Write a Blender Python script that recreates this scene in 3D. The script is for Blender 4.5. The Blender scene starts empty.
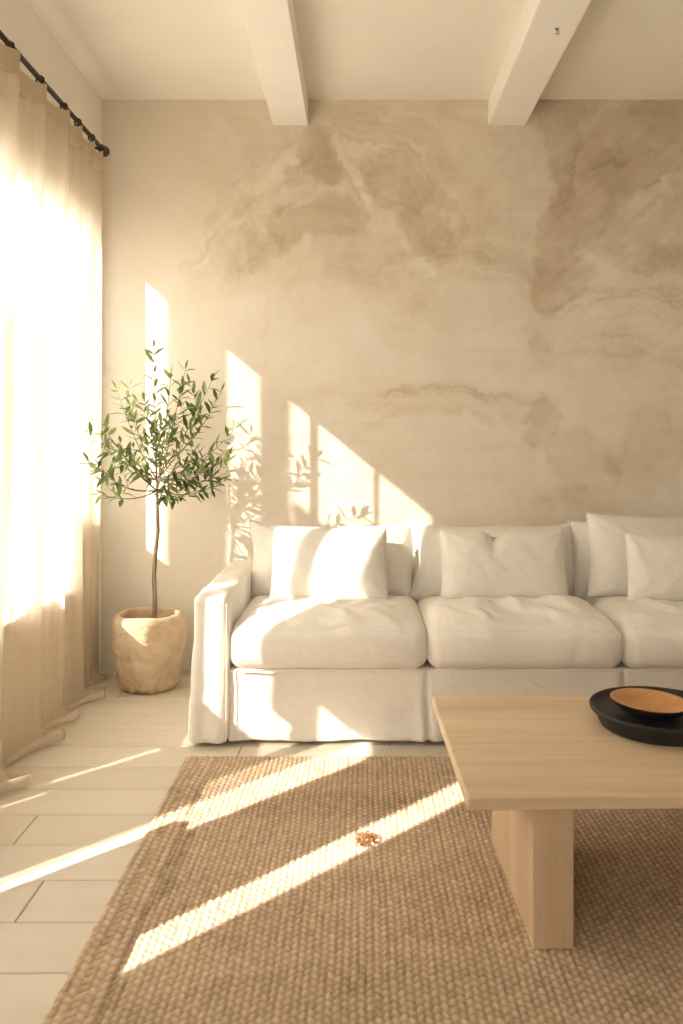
import bpy, bmesh, math, random
import numpy as np
from mathutils import Vector, Matrix

scene = bpy.context.scene
COL = scene.collection
rng = np.random.default_rng(7)
random.seed(7)

# ------------------------------------------------------------------ frame
FPX = 820.0            # focal length in pixels of the 683x1024 frame
CX, CY = 359.0, 438.0  # vanishing point of the room's depth axis
HC = 1.18              # eye height
YW = 4.17              # back wall
XL = -1.307            # left wall
H = 2.90               # ceiling


def P(px, py, Y):
    return Vector(((px - CX) * Y / FPX, Y, HC - (py - CY) * Y / FPX))


# ------------------------------------------------------------------ noise
def _hash(ix, iy, iz, seed):
    n = (ix.astype(np.int64) * 374761393 + iy.astype(np.int64) * 668265263
         + iz.astype(np.int64) * 2147483647 + seed * 1274126177) & 0xffffffff
    n = ((n ^ (n >> 13)) * 1274126177) & 0xffffffff
    n = ((n ^ (n >> 16)) * 2246822519) & 0xffffffff
    n = n ^ (n >> 15)
    return (n & 0xffffff) / float(0xffffff)


def vnoise(x, y, z=0.0, seed=0):
    x, y, z = np.broadcast_arrays(np.asarray(x, float), np.asarray(y, float), np.asarray(z, float))
    ix, iy, iz = np.floor(x), np.floor(y), np.floor(z)
    fx, fy, fz = x - ix, y - iy, z - iz
    ix, iy, iz = ix.astype(int), iy.astype(int), iz.astype(int)
    s = lambda t: t * t * t * (t * (t * 6 - 15) + 10)
    u, v, w = s(fx), s(fy), s(fz)
    r = 0
    for a in (0, 1):
        for b in (0, 1):
            for c in (0, 1):
                wt = (u if a else 1 - u) * (v if b else 1 - v) * (w if c else 1 - w)
                r = r + wt * _hash(ix + a, iy + b, iz + c, seed)
    return r * 2 - 1


def fbm(x, y, z=0.0, seed=0, oct=4):
    r, a, f = 0, 1.0, 1.0
    for o in range(oct):
        r = r + a * vnoise(np.asarray(x) * f, np.asarray(y) * f, np.asarray(z) * f, seed + o * 17)
        a *= .5
        f *= 2.03
    return r


def sstep(a, b, x):
    t = np.clip((x - a) / (b - a), 0, 1)
    return t * t * (3 - 2 * t)


# ------------------------------------------------------------------ object helpers
def tag(o, label=None, cat=None, group=None, kind=None):
    if label: o['label'] = label
    if cat: o['category'] = cat
    if group: o['group'] = group
    if kind: o['kind'] = kind
    return o


def link_mesh(name, verts, faces, mat, parent=None, smooth=True, cols=None, weld=None):
    me = bpy.data.meshes.new(name)
    me.from_pydata([tuple(v) for v in verts], [], [tuple(f) for f in faces])
    if cols is not None:
        ca = me.color_attributes.new('tone', 'FLOAT_COLOR', 'POINT')
        arr = np.ones((len(verts), 4), dtype=np.float32)
        c = np.asarray(cols, dtype=np.float32)
        if c.ndim == 1:
            arr[:, 0] = arr[:, 1] = arr[:, 2] = c
        else:
            arr[:, :3] = c
        ca.data.foreach_set('color', arr.ravel())
    if weld:
        bm = bmesh.new(); bm.from_mesh(me)
        bmesh.ops.remove_doubles(bm, verts=bm.verts, dist=weld)
        bmesh.ops.recalc_face_normals(bm, faces=bm.faces)
        bm.to_mesh(me); bm.free()
    me.polygons.foreach_set('use_smooth', [smooth] * len(me.polygons))
    me.update()
    if mat: me.materials.append(mat)
    o = bpy.data.objects.new(name, me)
    COL.objects.link(o)
    if parent: o.parent = parent
    return o


def link_bm(name, bm, mat, parent=None, smooth=False):
    bmesh.ops.recalc_face_normals(bm, faces=bm.faces)
    me = bpy.data.meshes.new(name)
    bm.to_mesh(me); bm.free()
    me.polygons.foreach_set('use_smooth', [smooth] * len(me.polygons))
    if mat: me.materials.append(mat)
    o = bpy.data.objects.new(name, me)
    COL.objects.link(o)
    if parent: o.parent = parent
    return o


def empty(name, loc=(0, 0, 0), label=None, cat=None, group=None, kind=None):
    o = bpy.data.objects.new(name, None)
    o.empty_display_size = .1
    o.location = loc
    COL.objects.link(o)
    return tag(o, label, cat, group, kind)


def add_box(bm, x0, x1, y0, y1, z0, z1, bevel=0, seg=3):
    b2 = bmesh.new()
    r = bmesh.ops.create_cube(b2, size=1)
    for v in b2.verts:
        v.co = Vector(((x0 + x1) / 2 + v.co.x * (x1 - x0), (y0 + y1) / 2 + v.co.y * (y1 - y0), (z0 + z1) / 2 + v.co.z * (z1 - z0)))
    if bevel:
        bmesh.ops.bevel(b2, geom=list(b2.edges), offset=bevel, segments=seg, affect='EDGES', profile=.5)
    tmp = bpy.data.meshes.new('tmp'); b2.to_mesh(tmp); b2.free()
    bm.from_mesh(tmp); bpy.data.meshes.remove(tmp)


def tube(points, radii, n=8, caps=True):
    """tube along points -> verts, faces"""
    pts = [Vector(p) for p in points]
    V, F = [], []
    up = Vector((0, 0, 1))
    prev = None
    for i, p in enumerate(pts):
        t = (pts[min(i + 1, len(pts) - 1)] - pts[max(i - 1, 0)]).normalized()
        if prev is None:
            a = t.orthogonal().normalized()
        else:
            a = (prev - t * prev.dot(t)).normalized()
        prev = a
        b = t.cross(a)
        r = radii[i] if hasattr(radii, '__len__') else radii
        for k in range(n):
            an = 2 * math.pi * k / n
            V.append(p + (a * math.cos(an) + b * math.sin(an)) * r)
    for i in range(len(pts) - 1):
        for k in range(n):
            F.append((i * n + k, i * n + (k + 1) % n, (i + 1) * n + (k + 1) % n, (i + 1) * n + k))
    if caps:
        F.append(tuple(range(n))[::-1])
        F.append(tuple((len(pts) - 1) * n + k for k in range(n)))
    return V, F


def lathe(profile, n=64, wob=None):
    V, F = [], []
    m = len(profile)
    for i, (r, z) in enumerate(profile):
        for k in range(n):
            a = 2 * math.pi * k / n
            rr = r
            V.append(Vector((rr * math.cos(a), rr * math.sin(a), z)))
    for i in range(m - 1):
        for k in range(n):
            F.append((i * n + k, i * n + (k + 1) % n, (i + 1) * n + (k + 1) % n, (i + 1) * n + k))
    return V, F


def merge(parts):
    V, F = [], []
    for v, f in parts:
        o = len(V)
        V += list(v)
        F += [tuple(i + o for i in q) for q in f]
    return V, F


def grid_faces(nx, ny, off=0):
    idx = np.arange(nx * ny).reshape(ny, nx) + off
    return np.stack([idx[:-1, :-1], idx[:-1, 1:], idx[1:, 1:], idx[1:, :-1]], -1).reshape(-1, 4)


def rounded_box(s, r, n):
    """dense rounded box, s = half sizes, n = divisions per axis -> verts (N,3), faces, params in -1..1"""
    V, F = [], []
    s = np.array(s, float)
    off = 0
    for ax in range(3):
        b, c = (ax + 1) % 3, (ax + 2) % 3
        for sg in (-1, 1):
            def dist(m, half):
                # more vertices near the rounded rims
                t = np.linspace(-1, 1, m + 1)
                k = .35
                return t * (1 - k) + k * np.sin(t * math.pi / 2)
            u, v = np.meshgrid(dist(n[b], s[b]), dist(n[c], s[c]))
            p = np.zeros(u.shape + (3,))
            p[..., ax] = sg; p[..., b] = u; p[..., c] = v
            V.append(p.reshape(-1, 3))
            f = grid_faces(u.shape[1], u.shape[0], off)
            if sg < 0: f = f[:, ::-1]
            F.append(f); off += u.size
    V = np.concatenate(V); F = np.concatenate(F)
    par = V.copy()
    p = V * s
    q = np.clip(p, -(s - r), s - r)
    d = p - q
    L = np.linalg.norm(d, axis=1, keepdims=True)
    L[L == 0] = 1
    p = q + d / L * r
    return p, F, par


# ------------------------------------------------------------------ materials
def new_mat(name):
    m = bpy.data.materials.new(name)
    m.use_nodes = True
    nt = m.node_tree
    bs = nt.nodes['Principled BSDF']
    return m, nt, bs


def node(nt, typ, ins=None, **kw):
    n = nt.nodes.new(typ)
    for k, v in kw.items(): setattr(n, k, v)
    if ins:
        for k, v in ins.items():
            if hasattr(v, 'is_output'): nt.links.new(v, n.inputs[k])
            else: n.inputs[k].default_value = v
    return n


def ramp(nt, fac, stops, interp='LINEAR'):
    n = nt.nodes.new('ShaderNodeValToRGB')
    n.color_ramp.interpolation = interp
    el = n.color_ramp.elements
    while len(el) > 1: el.remove(el[-1])
    el[0].position = stops[0][0]; el[0].color = (*stops[0][1], 1)
    for p, c in stops[1:]:
        e = el.new(p); e.color = (*c, 1)
    nt.links.new(fac, n.inputs['Fac'])
    return n.outputs['Color']


def bump(nt, bs, height, strength=.2, dist=.01):
    b = node(nt, 'ShaderNodeBump', {'Strength': strength, 'Distance': dist, 'Height': height})
    nt.links.new(b.outputs['Normal'], bs.inputs['Normal'])
    return b


def coords(nt, scale=(1, 1, 1)):
    tc = nt.nodes.new('ShaderNodeTexCoord')
    mp = node(nt, 'ShaderNodeMapping', {'Vector': tc.outputs['Object'], 'Scale': scale})
    return mp.outputs['Vector']


def mat_flat(name, c, rough=.6, noise=.0, scale=8, bmp=.0, spec=.3):
    m, nt, bs = new_mat(name)
    bs.inputs['Roughness'].default_value = rough
    bs.inputs['Specular IOR Level'].default_value = spec
    v = coords(nt)
    n = node(nt, 'ShaderNodeTexNoise', {'Vector': v, 'Scale': scale, 'Detail': 6.0})
    lo = tuple(x * (1 - noise) for x in c); hi = tuple(min(1, x * (1 + noise)) for x in c)
    nt.links.new(ramp(nt, n.outputs['Fac'], [(.3, lo), (.7, hi)]), bs.inputs['Base Color'])
    if bmp:
        n2 = node(nt, 'ShaderNodeTexNoise', {'Vector': v, 'Scale': scale * 6, 'Detail': 5.0})
        bump(nt, bs, n2.outputs['Fac'], bmp, .004)
    return m


def mat_linen(name, c, weave=900., bs_str=.18, spec=.1):
    m, nt, bs = new_mat(name)
    v = coords(nt)
    bs.inputs['Roughness'].default_value = .92
    bs.inputs['Specular IOR Level'].default_value = spec
    bs.inputs['Sheen Weight'].default_value = .15
    bs.inputs['Sheen Roughness'].default_value = .5
    v1 = node(nt, 'ShaderNodeMapping', {'Vector': v, 'Scale': (40, 40, 420)}).outputs['Vector']
    v2 = node(nt, 'ShaderNodeMapping', {'Vector': v, 'Scale': (420, 300, 30)}).outputs['Vector']
    n1 = node(nt, 'ShaderNodeTexNoise', {'Vector': v1, 'Scale': 1.0, 'Detail': 2.0})
    n2 = node(nt, 'ShaderNodeTexNoise', {'Vector': v2, 'Scale': 1.0, 'Detail': 2.0})
    n3 = node(nt, 'ShaderNodeTexNoise', {'Vector': v, 'Scale': 5.0, 'Detail': 4.0})
    a = node(nt, 'ShaderNodeMath', {0: n1.outputs['Fac'], 1: n2.outputs['Fac']}, operation='ADD')
    b = node(nt, 'ShaderNodeMath', {0: a.outputs[0], 1: n3.outputs['Fac']}, operation='ADD')
    cc = ramp(nt, node(nt, 'ShaderNodeMath', {0: b.outputs[0], 1: .333}, operation='MULTIPLY').outputs[0],
              [(.36, tuple(x * .93 for x in c)), (.62, tuple(min(1, x * 1.05) for x in c))])
    nt.links.new(cc, bs.inputs['Base Color'])
    w = node(nt, 'ShaderNodeTexNoise', {'Vector': v, 'Scale': 16.0, 'Detail': 5.0, 'Distortion': .6})
    hsum = node(nt, 'ShaderNodeMath', {0: a.outputs[0], 1: .25}, operation='MULTIPLY')
    h2 = node(nt, 'ShaderNodeMath', {0: hsum.outputs[0], 1: w.outputs['Fac']}, operation='ADD')
    bump(nt, bs, h2.outputs[0], bs_str, .01)
    return m


def mat_wood(name, c0, c1, axis='X', scale=1.0, rough=.5):
    m, nt, bs = new_mat(name)
    sc = {'X': (1.6, 26, 26), 'Z': (26, 26, 1.6), 'Y': (26, 1.6, 26)}[axis]
    v = coords(nt, tuple(s * scale for s in sc))
    d = node(nt, 'ShaderNodeTexNoise', {'Vector': v, 'Scale': .35, 'Detail': 3.0, 'Distortion': .4})
    n = node(nt, 'ShaderNodeTexNoise', {'Vector': v, 'Scale': 1.6, 'Detail': 8.0, 'Roughness': .65, 'Distortion': .3})
    a = node(nt, 'ShaderNodeMath', {0: d.outputs['Fac'], 1: n.outputs['Fac']}, operation='ADD')
    h = node(nt, 'ShaderNodeMath', {0: a.outputs[0], 1: .5}, operation='MULTIPLY')
    nt.links.new(ramp(nt, h.outputs[0], [(.34, c0), (.5, tuple((x + y) / 2 for x, y in zip(c0, c1))), (.66, c1)]), bs.inputs['Base Color'])
    bs.inputs['Roughness'].default_value = rough
    bs.inputs['Specular IOR Level'].default_value = .3
    bump(nt, bs, n.outputs['Fac'], .06, .004)
    return m


def mat_attr(name, stops, rough=.8, spec=.2, noise_scale=30, noise_amt=.06, bmp=.1, dist=.004):
    """material whose tone comes from the mesh's own procedural 'tone' attribute plus noise"""
    m, nt, bs = new_mat(name)
    at = node(nt, 'ShaderNodeAttribute', attribute_name='tone')
    v = coords(nt)
    n = node(nt, 'ShaderNodeTexNoise', {'Vector': v, 'Scale': noise_scale, 'Detail': 8.0, 'Roughness': .6})
    k = node(nt, 'ShaderNodeMath', {0: n.outputs['Fac'], 1: .5}, operation='SUBTRACT')
    k2 = node(nt, 'ShaderNodeMath', {0: k.outputs[0], 1: noise_amt * 2}, operation='MULTIPLY')
    s = node(nt, 'ShaderNodeMath', {0: at.outputs['Fac'], 1: k2.outputs[0]}, operation='ADD', use_clamp=True)
    nt.links.new(ramp(nt, s.outputs[0], stops), bs.inputs['Base Color'])
    bs.inputs['Roughness'].default_value = rough
    bs.inputs['Specular IOR Level'].default_value = spec
    if bmp: bump(nt, bs, n.outputs['Fac'], bmp, dist)
    return m


M = {}
M['ceil'] = mat_flat('painted_ceiling', (.88, .835, .755), .9, .02, 3, .03, .1)
M['beam'] = mat_flat('painted_beam', (.91, .875, .815), .8, .02, 6, .04, .15)
M['wallpaint'] = mat_flat('painted_wall', (.91, .88, .82), .9, .02, 3, .04, .1)
M['trim'] = mat_flat('white_trim', (.82, .78, .71), .5, .01, 5, 0, .3)
M['plaster'] = mat_attr('limewash_plaster', [(0, (.83, .775, .69)), (.35, (.735, .645, .525)), (.7, (.57, .465, .345)), (1, (.43, .335, .24))],
                        .92, .1, 9, .10, .12, .006)
M['floor'] = mat_attr('pale_plank', [(0, (.27, .22, .17)), (.2, (.54, .475, .39)), (.6, (.635, .57, .48)), (1, (.70, .64, .555))],
                      .42, .35, 14, .10, .03, .003)
M['rug'] = mat_attr('woven_jute', [(0, (.15, .11, .07)), (.3, (.37, .275, .185)), (.65, (.57, .44, .315)), (1, (.74, .605, .455))],
                    .95, .05, 160, .14, .25, .002)
M['linen'] = mat_linen('white_linen', (.86, .825, .77), bs_str=.3)
M['linen2'] = mat_linen('ivory_linen', (.86, .825, .77), bs_str=.3)
M['oak'] = mat_wood('pale_oak', (.60, .445, .29), (.77, .615, .435), 'X')
M['oakleg'] = mat_wood('pale_oak_leg', (.51, .365, .235), (.66, .505, .35), 'Z')
M['black'] = mat_flat('matt_black', (.022, .020, .018), .5, .2, 20, .06, .35)
M['bowlwood'] = mat_wood('bowl_wood', (.48, .23, .085), (.72, .42, .19), 'X', .8, .35)
M['rod'] = mat_flat('dark_bronze', (.035, .022, .016), .45, .2, 30, 0, .5)
M['knob'] = mat_flat('dark_wood', (.10, .035, .018), .4, .3, 40, 0, .5)
M['soil'] = mat_flat('dry_soil', (.20, .12, .06), .95, .4, 50, .5, .1)
M['steel'] = mat_flat('dull_steel', (.25, .22, .18), .4, .1, 30, 0, .5)
M['sun_blocker'] = mat_flat('sun_blocker_white', (.7, .66, .6), .9, .05, 5, 0, .1)  # for the added, unseen sun blockers outside


def mat_pot():
    m, nt, bs = new_mat('stone_pot')
    v = coords(nt)
    at = node(nt, 'ShaderNodeAttribute', attribute_name='tone')
    n = node(nt, 'ShaderNodeTexNoise', {'Vector': v, 'Scale': 12.0, 'Detail': 10.0, 'Roughness': .65})
    n2 = node(nt, 'ShaderNodeTexNoise', {'Vector': v, 'Scale': 70.0, 'Detail': 6.0})
    a = node(nt, 'ShaderNodeMath', {0: n.outputs['Fac'], 1: at.outputs['Fac']}, operation='ADD')
    h = node(nt, 'ShaderNodeMath', {0: a.outputs[0], 1: .5}, operation='MULTIPLY')
    nt.links.new(ramp(nt, h.outputs[0], [(.22, (.26, .17, .09)), (.40, (.56, .42, .27)), (.55, (.68, .55, .39)), (.75, (.76, .65, .50))]), bs.inputs['Base Color'])
    bs.inputs['Roughness'].default_value = .9
    bs.inputs['Specular IOR Level'].default_value = .15
    s = node(nt, 'ShaderNodeMath', {0: n.outputs['Fac'], 1: n2.outputs['Fac']}, operation='ADD')
    bump(nt, bs, s.outputs[0], .5, .012)
    return m


M['pot'] = mat_pot()


def mat_bark():
    m, nt, bs = new_mat('olive_bark')
    v = coords(nt, (60, 60, 9))
    n = node(nt, 'ShaderNodeTexNoise', {'Vector': v, 'Scale': 1.0, 'Detail': 5.0})
    nt.links.new(ramp(nt, n.outputs['Fac'], [(.35, (.13, .085, .05)), (.65, (.34, .26, .18))]), bs.inputs['Base Color'])
    bs.inputs['Roughness'].default_value = .9
    bump(nt, bs, n.outputs['Fac'], .4, .004)
    return m


M['bark'] = mat_bark()


def mat_leaf():
    m, nt, bs = new_mat('olive_leaf')
    at = node(nt, 'ShaderNodeAttribute', attribute_name='tone')
    c = ramp(nt, at.outputs['Fac'], [(0, (.045, .075, .03)), (.5, (.13, .19, .06)), (1, (.34, .40, .12))])
    nt.links.new(c, bs.inputs['Base Color'])
    bs.inputs['Roughness'].default_value = .45
    bs.inputs['Specular IOR Level'].default_value = .4
    tr = node(nt, 'ShaderNodeBsdfTranslucent', {'Color': c})
    mx = node(nt, 'ShaderNodeMixShader', {0: .3, 1: bs.outputs[0], 2: tr.outputs[0]})
    nt.links.new(mx.outputs[0], nt.nodes['Material Output'].inputs['Surface'])
    return m


M['leaf'] = mat_leaf()


def mat_sheer():
    m, nt, bs = new_mat('sheer_linen')
    v = coords(nt)
    v1 = node(nt, 'ShaderNodeMapping', {'Vector': v, 'Scale': (10, 14, 420)}).outputs['Vector']
    v2 = node(nt, 'ShaderNodeMapping', {'Vector': v, 'Scale': (300, 420, 8)}).outputs['Vector']
    n1 = node(nt, 'ShaderNodeTexNoise', {'Vector': v1, 'Scale': 1.0, 'Detail': 3.0})
    n2 = node(nt, 'ShaderNodeTexNoise', {'Vector': v2, 'Scale': 1.0, 'Detail': 3.0})
    a = node(nt, 'ShaderNodeMath', {0: n1.outputs['Fac'], 1: n2.outputs['Fac']}, operation='ADD')
    h = node(nt, 'ShaderNodeMath', {0: a.outputs[0], 1: .5}, operation='MULTIPLY')
    c = ramp(nt, h.outputs[0], [(.3, (.76, .67, .55)), (.7, (.80, .71, .59))])
    df = node(nt, 'ShaderNodeBsdfDiffuse', {'Color': c})
    tl = node(nt, 'ShaderNodeBsdfTranslucent', {'Color': c})
    m1 = node(nt, 'ShaderNodeMixShader', {0: .36, 1: df.outputs[0], 2: tl.outputs[0]})
    tp = node(nt, 'ShaderNodeBsdfTransparent', {'Color': (1, .97, .92, 1)})
    f = ramp(nt, h.outputs[0], [(.3, (.39,) * 3), (.7, (.27,) * 3)])
    m2 = node(nt, 'ShaderNodeMixShader', {0: f, 1: m1.outputs[0], 2: tp.outputs[0]})
    nt.links.new(m2.outputs[0], nt.nodes['Material Output'].inputs['Surface'])
    return m


def mat_cloth_translucent(name, c):
    m, nt, bs = new_mat(name)
    v = coords(nt)
    n = node(nt, 'ShaderNodeTexNoise', {'Vector': node(nt, 'ShaderNodeMapping', {'Vector': v, 'Scale': (8, 8, 200)}).outputs[0], 'Scale': 1.0, 'Detail': 3.0})
    cc = ramp(nt, n.outputs['Fac'], [(.35, tuple(x * .92 for x in c)), (.65, c)])
    df = node(nt, 'ShaderNodeBsdfDiffuse', {'Color': cc})
    tl = node(nt, 'ShaderNodeBsdfTranslucent', {'Color': cc})
    m1 = node(nt, 'ShaderNodeMixShader', {0: .4, 1: df.outputs[0], 2: tl.outputs[0]})
    nt.links.new(m1.outputs[0], nt.nodes['Material Output'].inputs['Surface'])
    return m


M['sheer'] = mat_sheer()
M['header'] = mat_cloth_translucent('linen_header', (.72, .62, .49))


def mat_glass():
    m, nt, bs = new_mat('window_glass')
    tp = node(nt, 'ShaderNodeBsdfTransparent', {'Color': (.98, .98, .97, 1)})
    gl = node(nt, 'ShaderNodeBsdfGlossy', {'Roughness': .02})
    mx = node(nt, 'ShaderNodeMixShader', {0: .05, 1: tp.outputs[0], 2: gl.outputs[0]})
    nt.links.new(mx.outputs[0], nt.nodes['Material Output'].inputs['Surface'])
    return m


M['glass'] = mat_glass()

# ------------------------------------------------------------------ room shell
T = .05   # thickness of the left wall

# floor: planks laid across the room with fine joints
def build_floor():
    V, F, C = [], [], []
    row_h, gap = .19, .0022
    k0 = int((-2.2 - 1.809) / row_h) - 1
    joints = {0: -1.35, 1: -.84, 2: -1.55, 3: -1.005, 4: -1.75, 5: -1.30, 6: -1.8, 7: -1.23, 8: -1.45, 9: -1.6}
    for k in range(k0, 13):
        y0 = 1.809 + row_h * k; y1 = y0 + row_h
        j = joints.get(k, -1.6 + (k * .53) % 1.2)
        L = 1.35
        xs = [j + L * i for i in range(-2, 5)]
        xs = [-1.36] + [x for x in xs if -1.30 < x < 3.2] + [3.3]
        for a, b in zip(xs[:-1], xs[1:]):
            t = .62 + .30 * (random.random() - .5)
            n = max(2, int((b - a) / .06))
            i0 = len(V)
            # a bevelled plank: dark sunken joint, then the face
            g = gap
            for xx, zz, tt in ((a, -.004, .0), (a + g, -.0005, t * .75), (a + g * 2.2, 0, t)):
                pass
            xsub = [a, a + g, a + 2.4 * g] + list(np.linspace(a + .03, b - .03, n)) + [b - 2.4 * g, b - g, b]
            ysub = [y0, y0 + g, y0 + 2.4 * g] + list(np.linspace(y0 + .02, y1 - .02, 5)) + [y1 - 2.4 * g, y1 - g, y1]
            seed = random.randint(0, 9999)
            X, Y = np.meshgrid(xsub, ysub)
            ed = np.minimum(np.minimum(X - a, b - X), np.minimum(Y - y0, y1 - Y))
            Z = np.where(ed < g * .5, -.005, np.where(ed < g * 1.5, -.0012, 0.0))
            tone = t + .10 * fbm(X * 2.2, Y * 26, 0, seed, 3)
            tone = np.where(ed < g * .5, 0.0, np.where(ed < g * 1.5, tone * .75, tone))
            V.append(np.stack([X, Y, Z], -1).reshape(-1, 3)); C.append(tone.ravel())
            F.append(grid_faces(len(xsub), len(ysub), sum(len(v) for v in V[:-1])))
    o = link_mesh('floor', np.concatenate(V), np.concatenate(F), M['floor'], smooth=False, cols=np.clip(np.concatenate(C), 0, 1))
    tag(o, kind='structure')


build_floor()
bm = bmesh.new(); add_box(bm, -1.36, 3.3, -2.3, 4.32, -.12, -.006)
tag(link_bm('floor', bm, M['trim']), kind='structure')

bm = bmesh.new(); add_box(bm, -1.36, 3.3, -2.3, 4.32, H, H + .12)
tag(link_bm('ceiling', bm, M['ceil']), kind='structure')
ZB = 2.767
for n, (x0, x1) in enumerate(((-.437, -.259), (.656, .844), (1.76, 1.94))):
    bm = bmesh.new(); add_box(bm, x0, x1, -2.2, YW - .0005, ZB, H - .0005, .004, 2)
    tag(link_bm('trim_%d' % (n + 1), bm, M['beam']), 'white painted ceiling beam', kind='structure')


# back wall with its limewash strokes (pigment only)
def wall_pigment(px, py):
    wx = 7 * fbm(px / 45, py / 45, 0, 3, 4) + 3.0 * fbm(px / 9, py / 9, 0, 8, 3)
    wy = 7 * fbm(px / 45, py / 45, 0, 21, 4) + 3.0 * fbm(px / 9, py / 9, 0, 33, 3)
    x, y = px + wx, py + wy
    # overall: tan above, paler below
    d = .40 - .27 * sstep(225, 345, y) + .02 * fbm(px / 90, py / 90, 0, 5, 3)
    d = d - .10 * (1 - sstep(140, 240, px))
    mott = fbm(px / 28, py / 28, 0, 51, 5)

    def blob(cx, cy, rx, ry, a, rot=0, soft=.35, mt=.0):
        nonlocal d
        c, s = math.cos(math.radians(rot)), math.sin(math.radians(rot))
        u = ((x - cx) * c + (y - cy) * s) / rx
        v = (-(x - cx) * s + (y - cy) * c) / ry
        r = np.sqrt(u * u + v * v) + mt * mott
        d = d + a * (1 - sstep(1 - soft, 1 + soft, r))

    def line(pts, w, a, soft=.6, taper=True):
        nonlocal d
        best = np.full(x.shape, 1e9)
        for (x0, y0), (x1, y1) in zip(pts[:-1], pts[1:]):
            dx, dy = x1 - x0, y1 - y0
            t = np.clip(((x - x0) * dx + (y - y0) * dy) / (dx * dx + dy * dy), 0, 1)
            best = np.minimum(best, np.hypot(x - x0 - t * dx, y - y0 - t * dy))
        brk = .75 + .5 * fbm(px / 22, py / 22, 0, 61, 3)
        d = d + a * np.clip(brk, 0.1, 1.3) * (1 - sstep(w * (1 - soft), w * (1 + soft), best))

    def arc(cx, cy, r, w, a0, a1, a, streak=.5):
        nonlocal d
        R = np.hypot(x - cx, y - cy)
        A = np.degrees(np.arctan2(cy - y, x - cx))
        m = (1 - sstep(w * .5, w * 1.1, np.abs(R - r))) * sstep(a0 - 10, a0 + 8, A) * (1 - sstep(a1 - 8, a1 + 10, A))
        st = vnoise(R / 2.6, A / 28, 0, 71)
        d = d + a * m * (1 + streak * st)

    def poly(pts, a, soft=4.0):
        nonlocal d
        inside = np.zeros(x.shape, bool); best = np.full(x.shape, 1e9)
        n = len(pts)
        for i in range(n):
            (x0, y0), (x1, y1) = pts[i], pts[(i + 1) % n]
            cond = ((y0 > y) != (y1 > y))
            xi = (x1 - x0) * (y - y0) / ((y1 - y0) if y1 != y0 else 1e-9) + x0
            inside ^= cond & (x < xi)
            dx, dy = x1 - x0, y1 - y0
            t = np.clip(((x - x0) * dx + (y - y0) * dy) / (dx * dx + dy * dy + 1e-9), 0, 1)
            best = np.minimum(best, np.hypot(x - x0 - t * dx, y - y0 - t * dy))
        sd = np.where(inside, best, -best)
        d = d + a * sstep(-soft, soft, sd)

    # the two big fan shapes left of centre
    poly([(186, 268), (232, 208), (288, 152), (322, 128), (348, 150), (368, 195), (398, 245), (430, 285), (400, 300), (330, 282), (262, 288), (200, 305)], .05, 5)
    blob(322, 158, 24, 18, .30, 60, .45, .25)
    blob(318, 218, 42, 22, .24, -8, .22, .3)
    blob(300, 186, 26, 20, .10, 0, .5, .3)
    blob(250, 262, 18, 34, .10, 30, .5, .3)
    blob(268, 250, 30, 24, .09, 0, .6, .4)
    blob(398, 182, 44, 27, .21, 22, .2, .25)
    blob(420, 236, 33, 28, .22, 50, .18, .25)
    blob(345, 265, 40, 16, .07, 0, .6, .4)
    blob(235, 285, 30, 16, -.09, 0, .5, .4)
    blob(300, 262, 22, 14, -.08, 0, .5, .4)
    line([(338, 150), (358, 175), (375, 210), (392, 245), (425, 280)], 6, -.17)
    line([(333, 150), (352, 178), (368, 212)], 2.5, .12)
    line([(196, 262), (240, 212), (290, 160), (326, 134)], 7, -.13)
    line([(188, 268), (225, 228), (262, 190), (300, 160)], 3.0, .18)
    line([(206, 230), (240, 180), (290, 140), (330, 128)], 4, .07)
    line([(430, 275), (448, 240), (452, 222)], 4, -.10)
    arc(352, 232, 102, 12, -8, 100, .11, .8)
    arc(345, 250, 138, 10, 30, 105, .09, .8)
    arc(390, 300, 195, 6, 60, 110, .07, .8)
    arc(330, 345, 75, 6, 50, 140, .06, .6)
    arc(465, 420, 160, 15, 62, 122, .12, .9)
    arc(465, 440, 160, 6, 60, 120, .06, .9)
    line([(395, 315), (420, 292), (440, 285)], 4, .13)
    # right hand field with a torn edge
    poly([(523, 80), (530, 118), (541, 140), (545, 172), (557, 186), (549, 208), (538, 232), (534, 262), (536, 300), (545, 318), (568, 300), (586, 290), (600, 262), (760, 300), (760, 80)], .22, 3)
    poly([(531, 250), (530, 350), (548, 372), (556, 320), (566, 290), (560, 250)], .07, 4)
    blob(560, 200, 13, 22, .20, 15, .3, .2)
    blob(620, 170, 46, 22, .13, -15, .4, .3)
    blob(660, 115, 50, 20, .12, 0, .4, .3)
    blob(575, 130, 30, 22, .06, 0, .5, .3)
    blob(650, 238, 45, 24, -.16, -20, .45, .4)
    blob(600, 275, 36, 22, -.12, -20, .45, .4)
    blob(660, 255, 22, 12, .16, 0, .4, .4)
    line([(590, 262), (612, 238), (640, 205), (668, 180), (720, 150)], 7, -.20)
    line([(586, 172), (618, 164), (650, 150)], 2.6, .18)
    line([(560, 205), (575, 165), (586, 140)], 2.6, .15)
    line([(600, 252), (630, 222), (655, 200)], 5, .16)
    line([(640, 190), (683, 165), (730, 150)], 2.6, .22)
    arc(640, 520, 228, 10, 60, 112, .17, .9)
    arc(640, 600, 285, 5, 75, 102, .12, .9)
    arc(620, 560, 215, 14, 62, 108, .12, .9)
    blob(540, 345, 9, 22, .16, 0, .5, .2)
    blob(622, 355, 20, 12, .14, -20, .5, .2)
    line([(580, 330), (640, 338), (700, 365)], 5, .12)
    # middle stroke and lower patches
    line([(290, 400), (365, 392), (425, 388), (470, 396), (545, 405)], 5, .20)
    arc(440, 620, 222, 16, 66, 108, .15, .9)
    arc(440, 620, 205, 5, 66, 110, .10, .9)
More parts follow.
